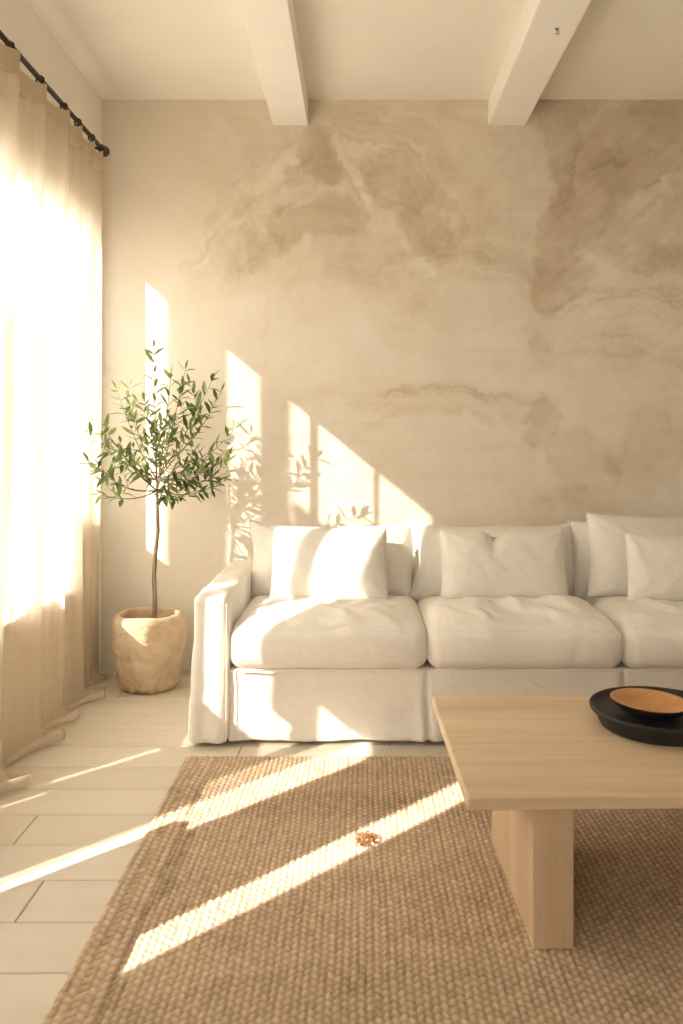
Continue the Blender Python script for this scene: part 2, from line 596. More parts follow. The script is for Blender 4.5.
    blob(545, 425, 16, 28, .26, 8, .2, .15)
    blob(583, 470, 34, 42, .17, 10, .15, .25)
    blob(650, 450, 42, 44, .19, 0, .15, .25)
    blob(616, 455, 9, 26, .12, 8, .35, .2)
    blob(590, 512, 70, 22, .12, 0, .2, .3)
    blob(535, 500, 10, 12, .14, 0, .35, .3)
    line([(556, 420), (552, 450), (540, 480)], 3, -.12)
    line([(602, 440), (603, 500)], 3, -.08)
    line([(470, 400), (471, 430)], 2.0, -.12)
    line([(505, 405), (506, 432)], 2.0, -.10)
    line([(262, 300), (262, 360)], 2.0, .06)
    line([(475, 250), (470, 385)], 2.5, .03)
    # brush streaks sweeping round the fans, and slanting across the right hand field
    Rf = np.hypot(x - 345, y - 262); Af = np.arctan2(262 - y, x - 345)
    mf = (1 - sstep(120, 165, Rf)) * sstep(20, 60, Rf) * (1 - sstep(270, 300, py))
    d = d + .060 * mf * vnoise(Rf / 4.5, Af * 2.6, 0, 201) + .035 * mf * vnoise(Rf / 1.8, Af * 4, 0, 202)
    ms = sstep(535, 560, x) * (1 - sstep(330, 390, py))
    sx_, sy_ = (px * .77 - py * .64), (px * .64 + py * .77)
    d = d + .065 * ms * vnoise(sx_ / 40, sy_ / 5.0, 0, 203) + .03 * ms * vnoise(sx_ / 18, sy_ / 2.0, 0, 204)
    ml = sstep(240, 330, px) * sstep(330, 390, py)
    d = d + .035 * ml * vnoise(px / 55, py / 4.5, 0, 205)
    # hard edged trowel marks: thresholded patches
    for sd_, sc_, am_ in ((301, 34, .075), (302, 18, .045)):
        q = fbm(x / sc_, y / sc_, 0, sd_, 3)
        d = d + am_ * (sstep(.10, .16, q) - .5) * sstep(195, 250, px) * (.35 + .65 * np.clip(mf + ms + .6 * sstep(520, 570, px), 0, 1))
    # general mottling
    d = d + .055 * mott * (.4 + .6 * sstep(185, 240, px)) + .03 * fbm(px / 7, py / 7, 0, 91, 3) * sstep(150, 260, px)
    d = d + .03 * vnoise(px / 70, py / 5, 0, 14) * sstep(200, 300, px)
    return np.clip(d, 0, 1)


def build_back_wall():
    s = FPX / YW
    x0, x1 = -1.36, 3.3
    xs = np.concatenate([np.arange(x0, 1.75, .0065), np.linspace(1.75, x1, 60)])
    zs = np.arange(-.0, H + .006, .0065)
    X, Z = np.meshgrid(xs, zs)
    px, py = CX + X * s, CY - (Z - HC) * s
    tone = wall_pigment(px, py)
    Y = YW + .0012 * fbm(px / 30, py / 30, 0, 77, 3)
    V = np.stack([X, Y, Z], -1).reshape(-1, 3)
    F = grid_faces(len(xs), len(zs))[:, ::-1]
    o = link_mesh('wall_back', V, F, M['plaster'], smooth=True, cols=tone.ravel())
    return tag(o, kind='structure')


wb = build_back_wall()
bm = bmesh.new(); add_box(bm, -1.36, 3.3, YW + .01, YW + .15, -.1, H + .1)
link_bm('wall_core', bm, M['wallpaint'], wb)
bm = bmesh.new(); add_box(bm, XL + .001, 3.2, YW - .016, YW - .003, 0, .062, .003, 2)
tag(link_bm('baseboard_back', bm, M['trim']), kind='structure')

# left wall with its openings: (inner low Y, inner high Y, low Z, high Z) of the light passing through
SL = .817   # the sun falls 0.817 m for every metre it crosses along X, and moves 1 m along Y
sun_ops = [(2.495, 3.70, .50, 2.15), (3.70, 3.945, .80, 2.15), (2.10, 2.400, .76, .97), (2.18, 2.400, .97, 2.15), (1.65, 1.99, .66, 1.10), (1.757, 1.85, .06, .66), (1.0, 1.135, .655, 1.46), (2.542, 2.575, .17, .45), (2.447, 2.468, .13, .22)]  # first two: the curtained opening; the rest: unseen slits added to admit sun stripes
ops = [(a - T, b, c, d + SL * T) for a, b, c, d in sun_ops]
ops[2] = (2.10 - T, 2.400, .76, .97)
ops[5] = (1.757 - T, 1.85, .06, .67)
ops[1] = (3.70, 3.945, .80, 2.15 + SL * T)


def build_left_wall():
    ys = sorted({-2.3, 4.3} | {o[0] for o in ops} | {o[1] for o in ops})
    zs = sorted({0.0, H + .05} | {o[2] for o in ops} | {o[3] for o in ops})
    ny, nz = len(ys) - 1, len(zs) - 1
    solid = np.ones((ny + 2, nz + 2), bool) * False
    for i in range(ny):
        for j in range(nz):
            yc, zc = (ys[i] + ys[i + 1]) / 2, (zs[j] + zs[j + 1]) / 2
            solid[i + 1, j + 1] = not any(a < yc < b and c < zc < d for a, b, c, d in ops)
    xa, xb = XL - T, XL
    V, F = [], []

    def quad(*p):
        k = len(V); V.extend(p); F.append((k, k + 1, k + 2, k + 3))
    for i in range(ny):
        for j in range(nz):
            if not solid[i + 1, j + 1]: continue
            y0, y1, z0, z1 = ys[i], ys[i + 1], zs[j], zs[j + 1]
            quad((xb, y0, z0), (xb, y1, z0), (xb, y1, z1), (xb, y0, z1))
            quad((xa, y0, z0), (xa, y0, z1), (xa, y1, z1), (xa, y1, z0))
            if not solid[i, j + 1]: quad((xa, y0, z0), (xb, y0, z0), (xb, y0, z1), (xa, y0, z1))
            if not solid[i + 2, j + 1]: quad((xa, y1, z0), (xa, y1, z1), (xb, y1, z1), (xb, y1, z0))
            if not solid[i + 1, j]: quad((xa, y0, z0), (xa, y1, z0), (xb, y1, z0), (xb, y0, z0))
            if not solid[i + 1, j + 2]: quad((xa, y0, z1), (xb, y0, z1), (xb, y1, z1), (xa, y1, z1))
    return tag(link_mesh('wall_left', V, F, M['wallpaint'], smooth=False, weld=1e-5), kind='structure')


build_left_wall()
for n, (a, b, c, d) in enumerate(ops):
    w = empty('window_%d' % (n + 1), (XL, (a + b) / 2, c), kind='structure')
    w.location = (0, 0, 0)
    bm = bmesh.new()
    add_box(bm, XL - T * .62, XL - T * .5, a, b, c, d)
    link_bm('pane', bm, M['glass'], w)
    if n == 0:
        bm = bmesh.new()
        for yc, hw in ((3.090, .026), (2.772, .018)):
            add_box(bm, XL - .012, XL - .002, yc - hw, yc + hw - .010, c, d, .002, 1)
        link_bm('glazing_bar', bm, M['trim'], w)
        bm = bmesh.new(); add_box(bm, XL - .002, XL + .016, a - .02, b + .02, c - .025, c - .001, .003, 2)
        link_bm('window_sill', bm, M['trim'], w)

# unseen slabs added outside: they divide the sunlight into bars
dd = 1.2
for n, (a, b) in enumerate(((3.53, 3.84), (3.21, 3.37))):
    bm = bmesh.new(); add_box(bm, XL - dd - .03, XL - dd, a - dd, b - dd - .03, -.1, 3.6)
    tag(link_bm('trim_%d' % (n + 4), bm, M['sun_blocker']), 'white slab added outside, unseen, to bar the sunlight', kind='structure')

bm = bmesh.new(); add_box(bm, XL - dd - .02, XL - dd, 2.665 - dd, 3.18 - dd, -.1, 1.66 + SL * dd)  # added panel, keeps low sun off the left back cushion
tag(link_bm('trim_6', bm, M['sun_blocker']), 'unseen white panel added outside to hold back low sun', kind='structure')

# the rest of the room, behind and to the right of the view
bm = bmesh.new(); add_box(bm, 3.2, 3.32, -2.3, 4.3, 0, H)
tag(link_bm('wall_right', bm, M['wallpaint']), kind='structure')
bm = bmesh.new(); add_box(bm, -1.36, 3.3, -2.32, -2.2, 0, H)
tag(link_bm('wall_front', bm, M['wallpaint']), kind='structure')


# ------------------------------------------------------------------ rug
def build_rug():
    x0, x1, y0, y1 = -.636, 2.2, .7, 3.018
    xs = np.arange(x0, x1, .0039); ys = np.arange(y0, y1, .0048)
    X, Y = np.meshgrid(xs, ys)
    ux = X - x0
    # slight waver of the courses
    Xw = ux + .004 * fbm(X * 3, Y * 3, 0, 2, 2)
    Yw = Y + .006 * fbm(X * 3, Y * 3, 0, 4, 2)
    border = Xw < .112
    cw = np.where(border, .0215, .0172)
    cl = np.where(border, .026, .0235)
    ci = np.floor(Xw / cw); u = Xw / cw - ci - .5
    par = (ci % 2)
    yy = Yw / cl + .5 * par + (u * np.where(par > 0, .34, -.34)) + .15 * _hash(ci.astype(int), ci.astype(int) * 0, ci.astype(int) * 0, 5)
    ri = np.floor(yy); v = yy - ri - .5
    h1 = _hash(ci.astype(int), ri.astype(int), ri.astype(int) * 0, 11)
    h2 = _hash(ci.astype(int), ri.astype(int), ri.astype(int) * 0, 19)
    body = np.clip(1 - (2 * u) ** 2 * .85, 0, 1) ** .5 * np.clip(1 - (2 * v) ** 2 * .9, 0, 1) ** .5
    h = body * (.82 + .28 * h1)
    # grooves of the border and the join of two courses
    gr = np.exp(-((Xw - .052) / .006) ** 2) + 1.2 * np.exp(-((Xw - .113) / .007) ** 2)
    gr = gr * (.55 + .45 * fbm(X * 9, Y * 9, 0, 6, 2))
    h = h - .5 * np.clip(gr, 0, 1.2)
    fuzz = fbm(X * 160, Y * 160, 0, 9, 2)
    tone = .165 + .54 * np.clip(h, 0, 1.2) + .16 * (h2 - .5) + .06 * fuzz  # tone follows stitch height: crevice shade is put into the colour
    # duller and paler courses across the weave
    tone += .07 * fbm(X * 2.2, Y * 5, 0, 12, 3) + .05 * vnoise(X * .9, Y * 16, 0, 15)
    tone -= .10 * np.clip(fbm(X * 7, Y * 7, 0, 40, 2) - .55, 0, 1) * 1.2
    # dark stained course beside the border, a few dark flecks
    tone -= .24 * np.exp(-((ux - .135) / .017) ** 2) * sstep(.0, .5, fbm(X * 4, Y * 6, 0, 23, 2) + .3) * sstep(1.6, 1.9, Y) * (1 - sstep(2.5, 2.65, Y))
    edge_tone = np.clip((tone), 0.02, 1)
    # thickness, rolled at the rim
    e = np.minimum(np.minimum(ux, x1 - X), np.minimum(y1 - Y, Y - y0))
    rim = np.sqrt(np.clip(1 - (1 - np.clip(e / .012, 0, 1)) ** 2, 0, 1))
    Z = (.006 + .0068 * h + .0008 * fuzz) * rim + .001 + .0015 * fbm(X * 5, Y * 5, 0, 31, 2)
    # ragged loops along both near edges
    lump = .0045 * (2 * np.abs(v) - .4)
    X = X + np.where(ux < .014, lump * (1 - ux / .014) + .003 * (h1 - .5), 0)
    Y = Y + np.where(y1 - Y < .012, .005 * (.5 - 2 * np.abs(u)) + .004 * (h1 - .5), 0)
    # a worn reddish spot of frayed fibre is built separately; the weave sinks a little below it
    V = np.stack([X, Y, np.clip(Z, .0008, 1)], -1).reshape(-1, 3)
    o = link_mesh('jute_rug', V, grid_faces(len(xs), len(ys)), M['rug'], smooth=True, cols=edge_tone.ravel())
    tag(o, 'chunky woven natural jute rug on the pale floor under the coffee table', 'rug')


build_rug()


def build_tuft():
    c = P(367, 843, 2.385); c.z = .010
    parts = []; cols = []
    rr = random.Random(5)
    for i in range(150):
        a = rr.uniform(0, 2 * math.pi); r = .030 * math.sqrt(rr.random())
        p = Vector((c.x + r * math.cos(a), c.y + 1.45 * r * math.sin(a), .008 + rr.random() * .003))
        d = rr.uniform(0, 2 * math.pi); L = rr.uniform(.010, .024)
        q = Vector((math.cos(d), math.sin(d), 0)) * L
        lift = rr.uniform(.002, .012)
        bend = Vector((-q.y, q.x, 0)) * rr.uniform(-.5, .5)
        pts = [p, p + q * .35 + Vector((0, 0, lift)) + bend * .5, p + q * .7 + Vector((0, 0, lift * .9)) + bend, p + q + Vector((0, 0, lift * .1)) + bend * 1.2]
        parts.append(tube(pts, [.0011, .0012, .001, .0005], 4))
    V, F = merge(parts)
    m = mat_flat('frayed_fibre', (.22, .10, .045), .9, .5, 60, 0, .1)
    o = link_mesh('fibre_tuft', V, F, m)
    tag(o, 'small reddish brown tuft of frayed fibre lying on the jute rug', 'fibre tuft')


build_tuft()


# ------------------------------------------------------------------ cloth helpers
def pillow_mesh(w, h, thick, seed, nx=54, ny=40, steps=90, press=1.0, sag=.0, flange=0.0):
    """two sewn sheets blown up by a small cloth solve; returns verts (local x width, y depth, z height) and faces"""
    r = np.random.default_rng(seed)
    x = np.linspace(-w / 2, w / 2, nx); z = np.linspace(0, h, ny)
    X, Z = np.meshgrid(x, z)
    Pn = np.zeros((2, ny, nx, 3))
    Pn[:, :, :, 0] = X; Pn[:, :, :, 2] = Z
    prof = (1 - (2 * X / w) ** 2) * (1 - (2 * Z / h - 1) ** 2)
    prof = np.clip(prof, 0, 1) ** .5
    nz = fbm(X * 9, Z * 9, 0, seed, 3)
    Pn[0, :, :, 1] = -thick * .5 * prof * (1 + .10 * nz)
    Pn[1, :, :, 1] = thick * .5 * prof * (1 + .10 * nz[::-1])
    lx, lz = w / (nx - 1), h / (ny - 1)
    V = np.zeros_like(Pn)
    ax = lambda A, i: None

    def solve(a, b, L, k_c):
        d = b - a
        n = np.linalg.norm(d, axis=-1, keepdims=True) + 1e-9
        e = (n - L) / n
        s = np.where(e > 0, .5, .5 * k_c)
        c = d * e * s
        a += c; b -= c

    cap = thick * .5
    for it in range(steps):
        # pressure along normals
        du = np.gradient(Pn, axis=2); dv = np.gradient(Pn, axis=1)
        N = np.cross(du, dv); N /= np.linalg.norm(N, axis=-1, keepdims=True) + 1e-9
        N[1] *= -1
        push = .0022 * press
        room = np.clip(1 - np.abs(Pn[..., 1:2]) / cap, -.6, 1)
        Pn += N * push * (room if True else 1)
        Pn[..., 2] -= .0004 * sag * (np.abs(prof))
        for k in range(7):
            for st in (0, 1):
                solve(Pn[:, :, st:-1:2][:, :, :Pn[:, :, st + 1::2].shape[2]], Pn[:, :, st + 1::2], lx, .35)
                solve(Pn[:, st:-1:2][:, :Pn[:, st + 1::2].shape[1]], Pn[:, st + 1::2], lz, .35)
            dg = math.hypot(lx, lz)
            for st in (0, 1):
                n_ = Pn[:, :-1, st:-1:2].shape[2]
                m_ = Pn[:, 1:, st + 1::2].shape[2]
                q = min(n_, m_)
                # shear, applied on even/odd rows separately
                for sr in (0, 1):
                    A = Pn[:, sr:-1:2, st:-1:2][:, :, :q]; B = Pn[:, sr + 1::2, st + 1::2][:, :A.shape[1], :q]
                    A = A[:, :B.shape[1]]
                    solve(A, B, dg, .12)
                    A = Pn[:, sr + 1::2, st:-1:2][:, :, :q]; B = Pn[:, sr:-1:2, st + 1::2][:, :A.shape[1], :q]
                    A = A[:, :B.shape[1]]
                    solve(A, B, dg, .12)
            # sewn rim
            for sl in ((slice(None), 0, slice(None)), (slice(None), -1, slice(None)), (slice(None), slice(None), 0), (slice(None), slice(None), -1)):
                mean = Pn[sl].mean(axis=0)
                Pn[sl] = mean
        # gentle smoothing keeps only the broader puckers
        if it % 3 == 0:
            S = Pn.copy()
            S[:, 1:-1, 1:-1] = (Pn[:, :-2, 1:-1] + Pn[:, 2:, 1:-1] + Pn[:, 1:-1, :-2] + Pn[:, 1:-1, 2:]) / 4
            Pn = Pn * .75 + S * .25
    # sewn corners stay pointed, the sides draw in, and the seams pucker
    U = np.linspace(-1, 1, nx)[None, :] * np.ones((ny, 1)); W = np.linspace(-1, 1, ny)[:, None] * np.ones((1, nx))
    zc = Pn[..., 2].mean()
    cor = (np.abs(U) ** 3) * (np.abs(W) ** 3)
    hx = (np.abs(Pn[0, :, 0, 0]) + np.abs(Pn[0, :, -1, 0])) / 2
    hz0, hz1 = Pn[0, 0, :, 2], Pn[0, -1, :, 2]
    Pn[..., 0] *= ((hx.max() / hx) ** .62)[None, :, None]
    half = (hz1 - hz0) / 2
    Pn[..., 2] = zc + (Pn[..., 2] - zc) * ((half.max() / half) ** .55)[None, None, :]
    Pn[..., 0] *= 1 + .012 * cor
    Pn[..., 2] = zc + (Pn[..., 2] - zc) * (1 + .02 * cor)
    Xa, Za = U * w / 2, W * h / 2
    dx_, dz_ = w / 2 - np.abs(Xa), h / 2 - np.abs(Za)
    for q, sg in ((0, -1), (1, 1)):
        ph = 2.2 * fbm(Xa * 7, Za * 7, 0, seed + 5 + q, 2)
        pk = np.sin(Za * 105 + ph * 2.0) * np.exp(-dx_ / .040) * (1 - np.exp(-dx_ / .008))
        pk = pk + np.sin(Xa * 90 + ph * 2.0) * np.exp(-dz_ / .035) * (1 - np.exp(-dz_ / .008))
        fold = 0
        for cx_, cz_ in ((-1, -1), (1, -1), (-1, 1), (1, 1)):
            qx, qz = Xa - cx_ * w / 2, Za - cz_ * h / 2
            rr_ = np.hypot(qx, qz); an = np.arctan2(np.abs(qz), np.abs(qx) + 1e-6)
            fold = fold + np.sin(an * 11 + ph + cx_ + 2 * cz_) * np.exp(-((rr_ - .09) / .07) ** 2)
        rid = 1 - 2 * np.abs(fbm((Xa + .5 * Za) * 6, (Za - .3 * Xa) * 5, 0, seed + 31 + q, 3))
        Pn[q, ..., 1] += sg * prof * (.0045 * pk + .0055 * fold + .006 * rid + .008 * fbm(Xa * 5, Za * 5, 0, seed + 9 + q, 2))
    z0 = Pn[..., 2].min(); Pn[..., 2] -= z0
    Vv = Pn.reshape(-1, 3)
    F = np.concatenate([grid_faces(nx, ny), grid_faces(nx, ny, nx * ny)[:, ::-1]])
    rim = np.concatenate([Pn[0, 0, :], Pn[0, 1:, -1], Pn[0, -1, -2::-1], Pn[0, -2:0:-1, 0]])
    return Vv, F, rim


def place(V, loc, rx=0, ry=0, rz=0):
    R = (Matrix.Rotation(rz, 3, 'Z') @ Matrix.Rotation(ry, 3, 'Y') @ Matrix.Rotation(rx, 3, 'X'))
    R = np.array(R)
    return V @ R.T + np.array(loc)


# ------------------------------------------------------------------ sofa
SOFA_L, SOFA_R = -.64, 1.92
YF = 3.12


def build_sofa():
    root = empty('sofa', ((SOFA_L + SOFA_R) / 2, 3.6, 0), 'long white slipcovered linen sofa against the limewashed back wall', 'sofa')
    off = np.array(root.location)

    def add(name, V, F, mat=M['linen'], parent=root, **k):
        return link_mesh(name, np.asarray(V) - off, F, mat, parent, weld=1e-5, **k)

    # base with skirt
    s = np.array([(1.785 + .505) / 2, .44, .1375])
    c = np.array([(1.785 - .505) / 2, 3.152 + .44, .0155 + .1375])
    V, F, par = rounded_box(s, .016, (330, 60, 44))
    V = V + c
    t = np.clip((.29 - V[:, 2]) / .27, 0, 1)           # 0 top .. 1 hem
    front = sstep(.35, 0, (V[:, 1] - 3.152) / .1 + .0)
    front = np.where(V[:, 1] < 3.20, 1.0, 0.0) * (1 - sstep(3.165, 3.2, V[:, 1]))
    y = np.zeros(len(V))
    for x0 in (.262, 1.018):
        dx = V[:, 0] - x0 + .004 * np.sin(t * 5)
        y += .022 * np.exp(-(dx / (.005 + .006 * t)) ** 2)
        y -= .011 * t * (np.exp(-((dx - .028) / (.012 + .012 * t)) ** 2) + np.exp(-((dx + .028) / (.012 + .012 * t)) ** 2))
        y -= .006 * t * np.exp(-(dx / .12) ** 2)
    y -= .006 * t * fbm(V[:, 0] * 9, V[:, 2] * 4, 0, 3, 2)
    dg = V[:, 0] * 10 + V[:, 2] * 16
    y -= .0045 * np.clip(fbm(dg, V[:, 2] * 3 - V[:, 0], 0, 19, 3), -.4, 1) * sstep(0, .2, t) * np.clip(fbm(V[:, 0] * 3, V[:, 2] * 3, 0, 44, 2) + .5, 0, 1.2)
    y -= .010 * t * t
    y -= .004 * np.clip(fbm(V[:, 0] * 5 - V[:, 2] * 9, V[:, 2] * 2 + V[:, 0] * 2, 0, 27, 3), -.5, 1) * sstep(.05, .4, t)
    V[:, 1] += y * front
    V[:, 2] += front * .004 * vnoise(V[:, 0] * 8, 0, 0, 5) * t
    add('skirt', V, F)

    # arms
    for sx, (xa, xb) in ((-1, (SOFA_L, -.498)), (1, (1.778, SOFA_R))):
        s = np.array([(xb - xa) / 2, .475, .286]); c = np.array([(xa + xb) / 2, YF + .475, .011 + .286])
        V, F, par = rounded_box(s, .034, (26, 90, 90))
        z = V[:, 2] + s[2]
        t = np.clip(1 - z / .572, 0, 1)
        V = V + c
        # slipcover: hem flares and folds outward
        out = sstep(.25, 1, t)
        fold = .5 + .5 * np.sin(V[:, 1] * 34 + 1.3 * fbm(V[:, 1] * 4, V[:, 2] * 2, 0, 5, 2))
        side = np.clip(sx * par[:, 0], -1, 1)
        V[:, 0] += sx * np.where(side > .5, 1, 0) * out * (.012 + .012 * fold * (par[:, 1] > -.9))
        fr = (1 - sstep(YF + .01, YF + .05, V[:, 1]))
        V[:, 1] -= fr * (.016 * out * out + .006 * out * np.sin((V[:, 0] - xa) * 70 + 1) + .004 * fbm(V[:, 0] * 14, V[:, 2] * 6, 0, 8, 3))
        V[:, 0] -= sx * (.006 * sstep(.3, 1, 1 - t)) * np.where(side > 0, 1, 0)
        # soft dents of cloth over the padding
        n = .004 * fbm(V[:, 0] * 7, V[:, 1] * 7, V[:, 2] * 7, 61, 3)
        V[:, 2] += n * (par[:, 2] > .9) * 1.3 - .010 * (par[:, 2] > .9) * sstep(3.5, 3.9, V[:, 1]) * 0
        V[:, 0] += n * (np.abs(par[:, 0]) > .9)
        # inner face swells a little
        V[:, 0] -= sx * np.where(side < -.5, 1, 0) * .006 * np.sin(np.clip((V[:, 1] - YF) / .95, 0, 1) * math.pi) * sstep(.25, .5, 1 - t)
        V[:, 2] = np.where(par[:, 2] < -.99, np.maximum(V[:, 2], .010), V[:, 2])
        arm = add('arm', V, F)
        sm = arm.modifiers.new('soft_padding', 'SMOOTH'); sm.factor = .5; sm.iterations = 6
        # seam tape along the front face
        x_in, x_out = (xb - .006, xa + .006)
        pts = [(x_in if sx < 0 else xa + .006, YF - .004 - .016 * sstep(.25, 1, tt) ** 2, z_) for z_, tt in ((zz, 1 - zz / .572) for zz in np.linspace(.03, .55, 24))]
        tv, tf = tube([(p[0], p[1] + .003, p[2]) for p in pts], .0022, 6)
        link_mesh('seam', np.array([tuple(p) for p in tv]) - off, tf, M['linen'], arm)

    # back frame
    s = np.array([1.10, .075, .29]); c = np.array([.64, 4.0, .02 + .29])
    V, F, par = rounded_box(s, .05, (60, 14, 30))
    add('back_frame', V + c, F)

    # feet
    for x in (-.56, 1.84):
        for yy in (3.22, 3.98):
            bm = bmesh.new(); add_box(bm, x - .03 - off[0], x + .03 - off[0], yy - .03 - off[1], yy + .03 - off[1], 0, .05, .004, 2)
            link_bm('foot', bm, M['rod'], root)

    # seat cushions
    seats = [(-.497, .260, 5), (.266, 1.013, 6), (1.019, 1.775, 7)]
    for i, (xa, xb, sd) in enumerate(seats):
        s = np.array([(xb - xa) / 2 + .002, .315, .088]); c = np.array([(xa + xb) / 2, 3.128 + .315, .288 + .088])
        V, F, par = rounded_box(s, .052, (110, 100, 40))
        u, v, w = par.T
        ex = np.clip(1 - np.abs(u) ** 3, 0, 1); ey = np.clip(1 - np.abs(v + .12) ** 3, 0, 1)
        top = np.clip(w, 0, 1)
        V = V + c
        crown = .040 * ex * ey
        # wrinkles that run from the back seam to the front, pulled from the corners
        wr = .0125 * fbm(V[:, 0] * 11 + .8 * fbm(V[:, 0] * 4, V[:, 1] * 4, 0, sd, 2), V[:, 1] * 2.6, 0, sd + 40, 3)
        wr += .008 * fbm((V[:, 0] + V[:, 1]) * 9, (V[:, 0] - V[:, 1]) * 3, 0, sd + 80, 3)
        if i == 1:
            xc = .60 + .05 * np.sin((V[:, 1] - 3.1) * 6)
            wr += .014 * np.exp(-((V[:, 0] - xc) / .016) ** 2) * sstep(3.16, 3.5, V[:, 1]) - .013 * np.exp(-((V[:, 0] - xc - .045) / .022) ** 2) * sstep(3.16, 3.5, V[:, 1])
            wr += .010 * np.exp(-((V[:, 0] - xc + .06) / .02) ** 2) * sstep(3.3, 3.6, V[:, 1])
        V[:, 2] += top * (crown + wr * (ex * ey) ** .5)
        # the top rolls down toward the front rim
        V[:, 2] -= .016 * top * (1 - sstep(3.10, 3.26, V[:, 1]))
        # bulging sides
        fz = np.clip(1 - w * w, 0, 1)
        V[:, 1] -= np.where(v < -.95, 1, 0) * (.024 * fz * ex ** .5 + .0035 * fbm(V[:, 0] * 12, V[:, 2] * 7, 0, sd + 3, 3) + .0025 * np.sin(V[:, 0] * 95 + 3 * fbm(V[:, 0] * 6, 0, 0, sd, 2)) * sstep(.0, .95, np.abs(u)) * (w + .2))
        V[:, 0] += np.where(np.abs(u) > .95, np.sign(u), 0) * .004 * fz
        cu = add('seat_cushion', V, F)
        sm = cu.modifiers.new('soft_padding', 'SMOOTH'); sm.factor = .5; sm.iterations = 12
        # piping at the lower and upper front rims
        xs = np.linspace(xa + .03, xb - .03, 40)
        pts = [(x, 3.128 - .002 - .010 * (1 - abs(2 * (x - (xa + xb) / 2) / (xb - xa)) ** 4), .298 + .0012 * math.sin(x * 40)) for x in xs]
        tv, tf = tube(pts, .0034, 6)
        link_mesh('piping', np.array([tuple(p) for p in tv]) - off, tf, M['linen'], cu)

    # loose back cushions
    for i, (xa, xb, zt, sd, rz, ry) in enumerate(((-.505, .252, .80, 3, .0, .0), (.245, 1.0, .80, 4, .0, .01), (.985, 1.76, .805, 8, .02, -.01))):
        V, F, rim = pillow_mesh((xb - xa) * 1.035, .385, .235, sd, 60, 36, 80, 1.0)
        sx = (xb - xa) / (V[:, 0].max() - V[:, 0].min()); V[:, 0] *= sx; rim[:, 0] *= sx
        sz = (zt - .425) / (V[:, 2].max() - V[:, 2].min()); V[:, 2] *= sz; rim[:, 2] *= sz
        hw_, hh_ = (xb - xa) / 2, zt - .425
        for A in (V, rim):
            uu = A[:, 0] / hw_
            A[:, 2] -= (.022 * np.clip(1 - uu ** 2, 0, 1) ** .7 + .006 * np.sin(uu * 5 + sd)) * np.clip(A[:, 2] / hh_, 0, 1) ** 3
            A[:, 0] += .008 * np.sin(A[:, 2] * 22 + sd) * np.abs(uu) ** 5
        loc = ((xa + xb) / 2, 3.765, .425)
        cu = add('back_cushion', place(V, loc, math.radians(-10), ry, rz), F, M['linen2'])
        R = place(rim, loc, math.radians(-10), ry, rz)
        R = np.vstack([R, R[:1]])
        tv, tf = tube([tuple(p) for p in R], .0042, 6, caps=False)
        link_mesh('seam', np.array([tuple(p) for p in tv]) - off, tf, M['linen2'], cu)
    return root


build_sofa()


def throw_pillow(label, xc, yc, zb, w, h, thick, seed, lean, roll=0, yaw=0, pinch=0., seg=(54, 40)):
    V, F, rim = pillow_mesh(w * 1.05, h * 1.08, thick, seed, seg[0], seg[1], 90, 1.0)
    def fit(A, ref):
        A = A.copy()
        A[:, 0] *= w / (ref[:, 0].max() - ref[:, 0].min())
        A[:, 2] *= h / (ref[:, 2].max() - ref[:, 2].min())
        if pinch:
            A[:, 2] -= pinch * np.exp(-((A[:, 0] + .03) / .045) ** 2) * (A[:, 2] / h) ** 3
            A[:, 1] += np.where(A[:, 1] < 0, 1, 0) * pinch * .9 * np.exp(-((A[:, 0] + .03 + .05 * (1 - A[:, 2] / h)) / .02) ** 2) * sstep(.4, 1, A[:, 2] / h)
        return A
    ref = V.copy()
    V = fit(V, ref); rim = fit(rim, ref)
    root = empty('throw_pillow', (xc, yc, zb), label, 'pillow', 'throw pillows on the sofa')
    R0 = place(V, (0, 0, 0), lean, roll, yaw)
    o = link_mesh('cover', R0, F, M['linen2'], root, weld=1e-5)
    rr = place(rim, (0, 0, 0), lean, roll, yaw); rr = np.vstack([rr, rr[:1]])
    tv, tf = tube([tuple(p) for p in rr], .0036, 6, caps=False)
    link_mesh('piping', tv, tf, M['linen2'], root)
    return root


throw_pillow('oblong white pillow with bright sun stripes on the leftmost sofa seat', -.130, 3.54, .470, .51, .335, .17, 21, math.radians(-16))
throw_pillow('oblong ivory pillow with a dented top edge on the middle sofa seat', .63, 3.54, .474, .555, .32, .16, 22, math.radians(-17), 0, 0, .035)
throw_pillow('tall square pillow with pointed corner leaning behind a smaller one on the right seat', 1.235, 3.60, .474, .46, .37, .16, 23, math.radians(-15), math.radians(3), 0, 0, (46, 42))
throw_pillow('smaller cream pillow in front of the tall pillow on the right seat', 1.365, 3.45, .480, .46, .30, .13, 24, math.radians(-18), math.radians(2), math.radians(-3))


# ------------------------------------------------------------------ coffee table
def build_table():
    root = empty('coffee_table', (.94, 2.215, .012), 'low pale oak slab coffee table with broad panel legs on the jute rug', 'table')
    ox, oy, oz = root.location
    bm = bmesh.new(); add_box(bm, .239 - ox, 1.64 - ox, 1.853 - oy, 2.585 - oy, .336 - oz, .368 - oz, .005, 3)
    link_bm('tabletop', bm, M['oak'], root, True)
    for xa in (.391, 1.395):
        bm = bmesh.new(); add_box(bm, xa - ox, xa + .094 - ox, 1.868 - oy, 2.385 - oy, .0, .3365 - oz, .0025, 2)
        link_bm('leg', bm, M['oakleg'], root, True)
    for o in root.children:
        for p in o.data.polygons: p.use_smooth = False
    a = math.radians(1.2)
    piv = Vector((.246, 1.853, root.location.z))
    root.rotation_euler = (0, 0, a)
    root.location = piv + Matrix.Rotation(a, 3, 'Z') @ (Vector((ox, oy, oz)) - piv) + Vector((.006, 0, 0))
    return root


build_table()


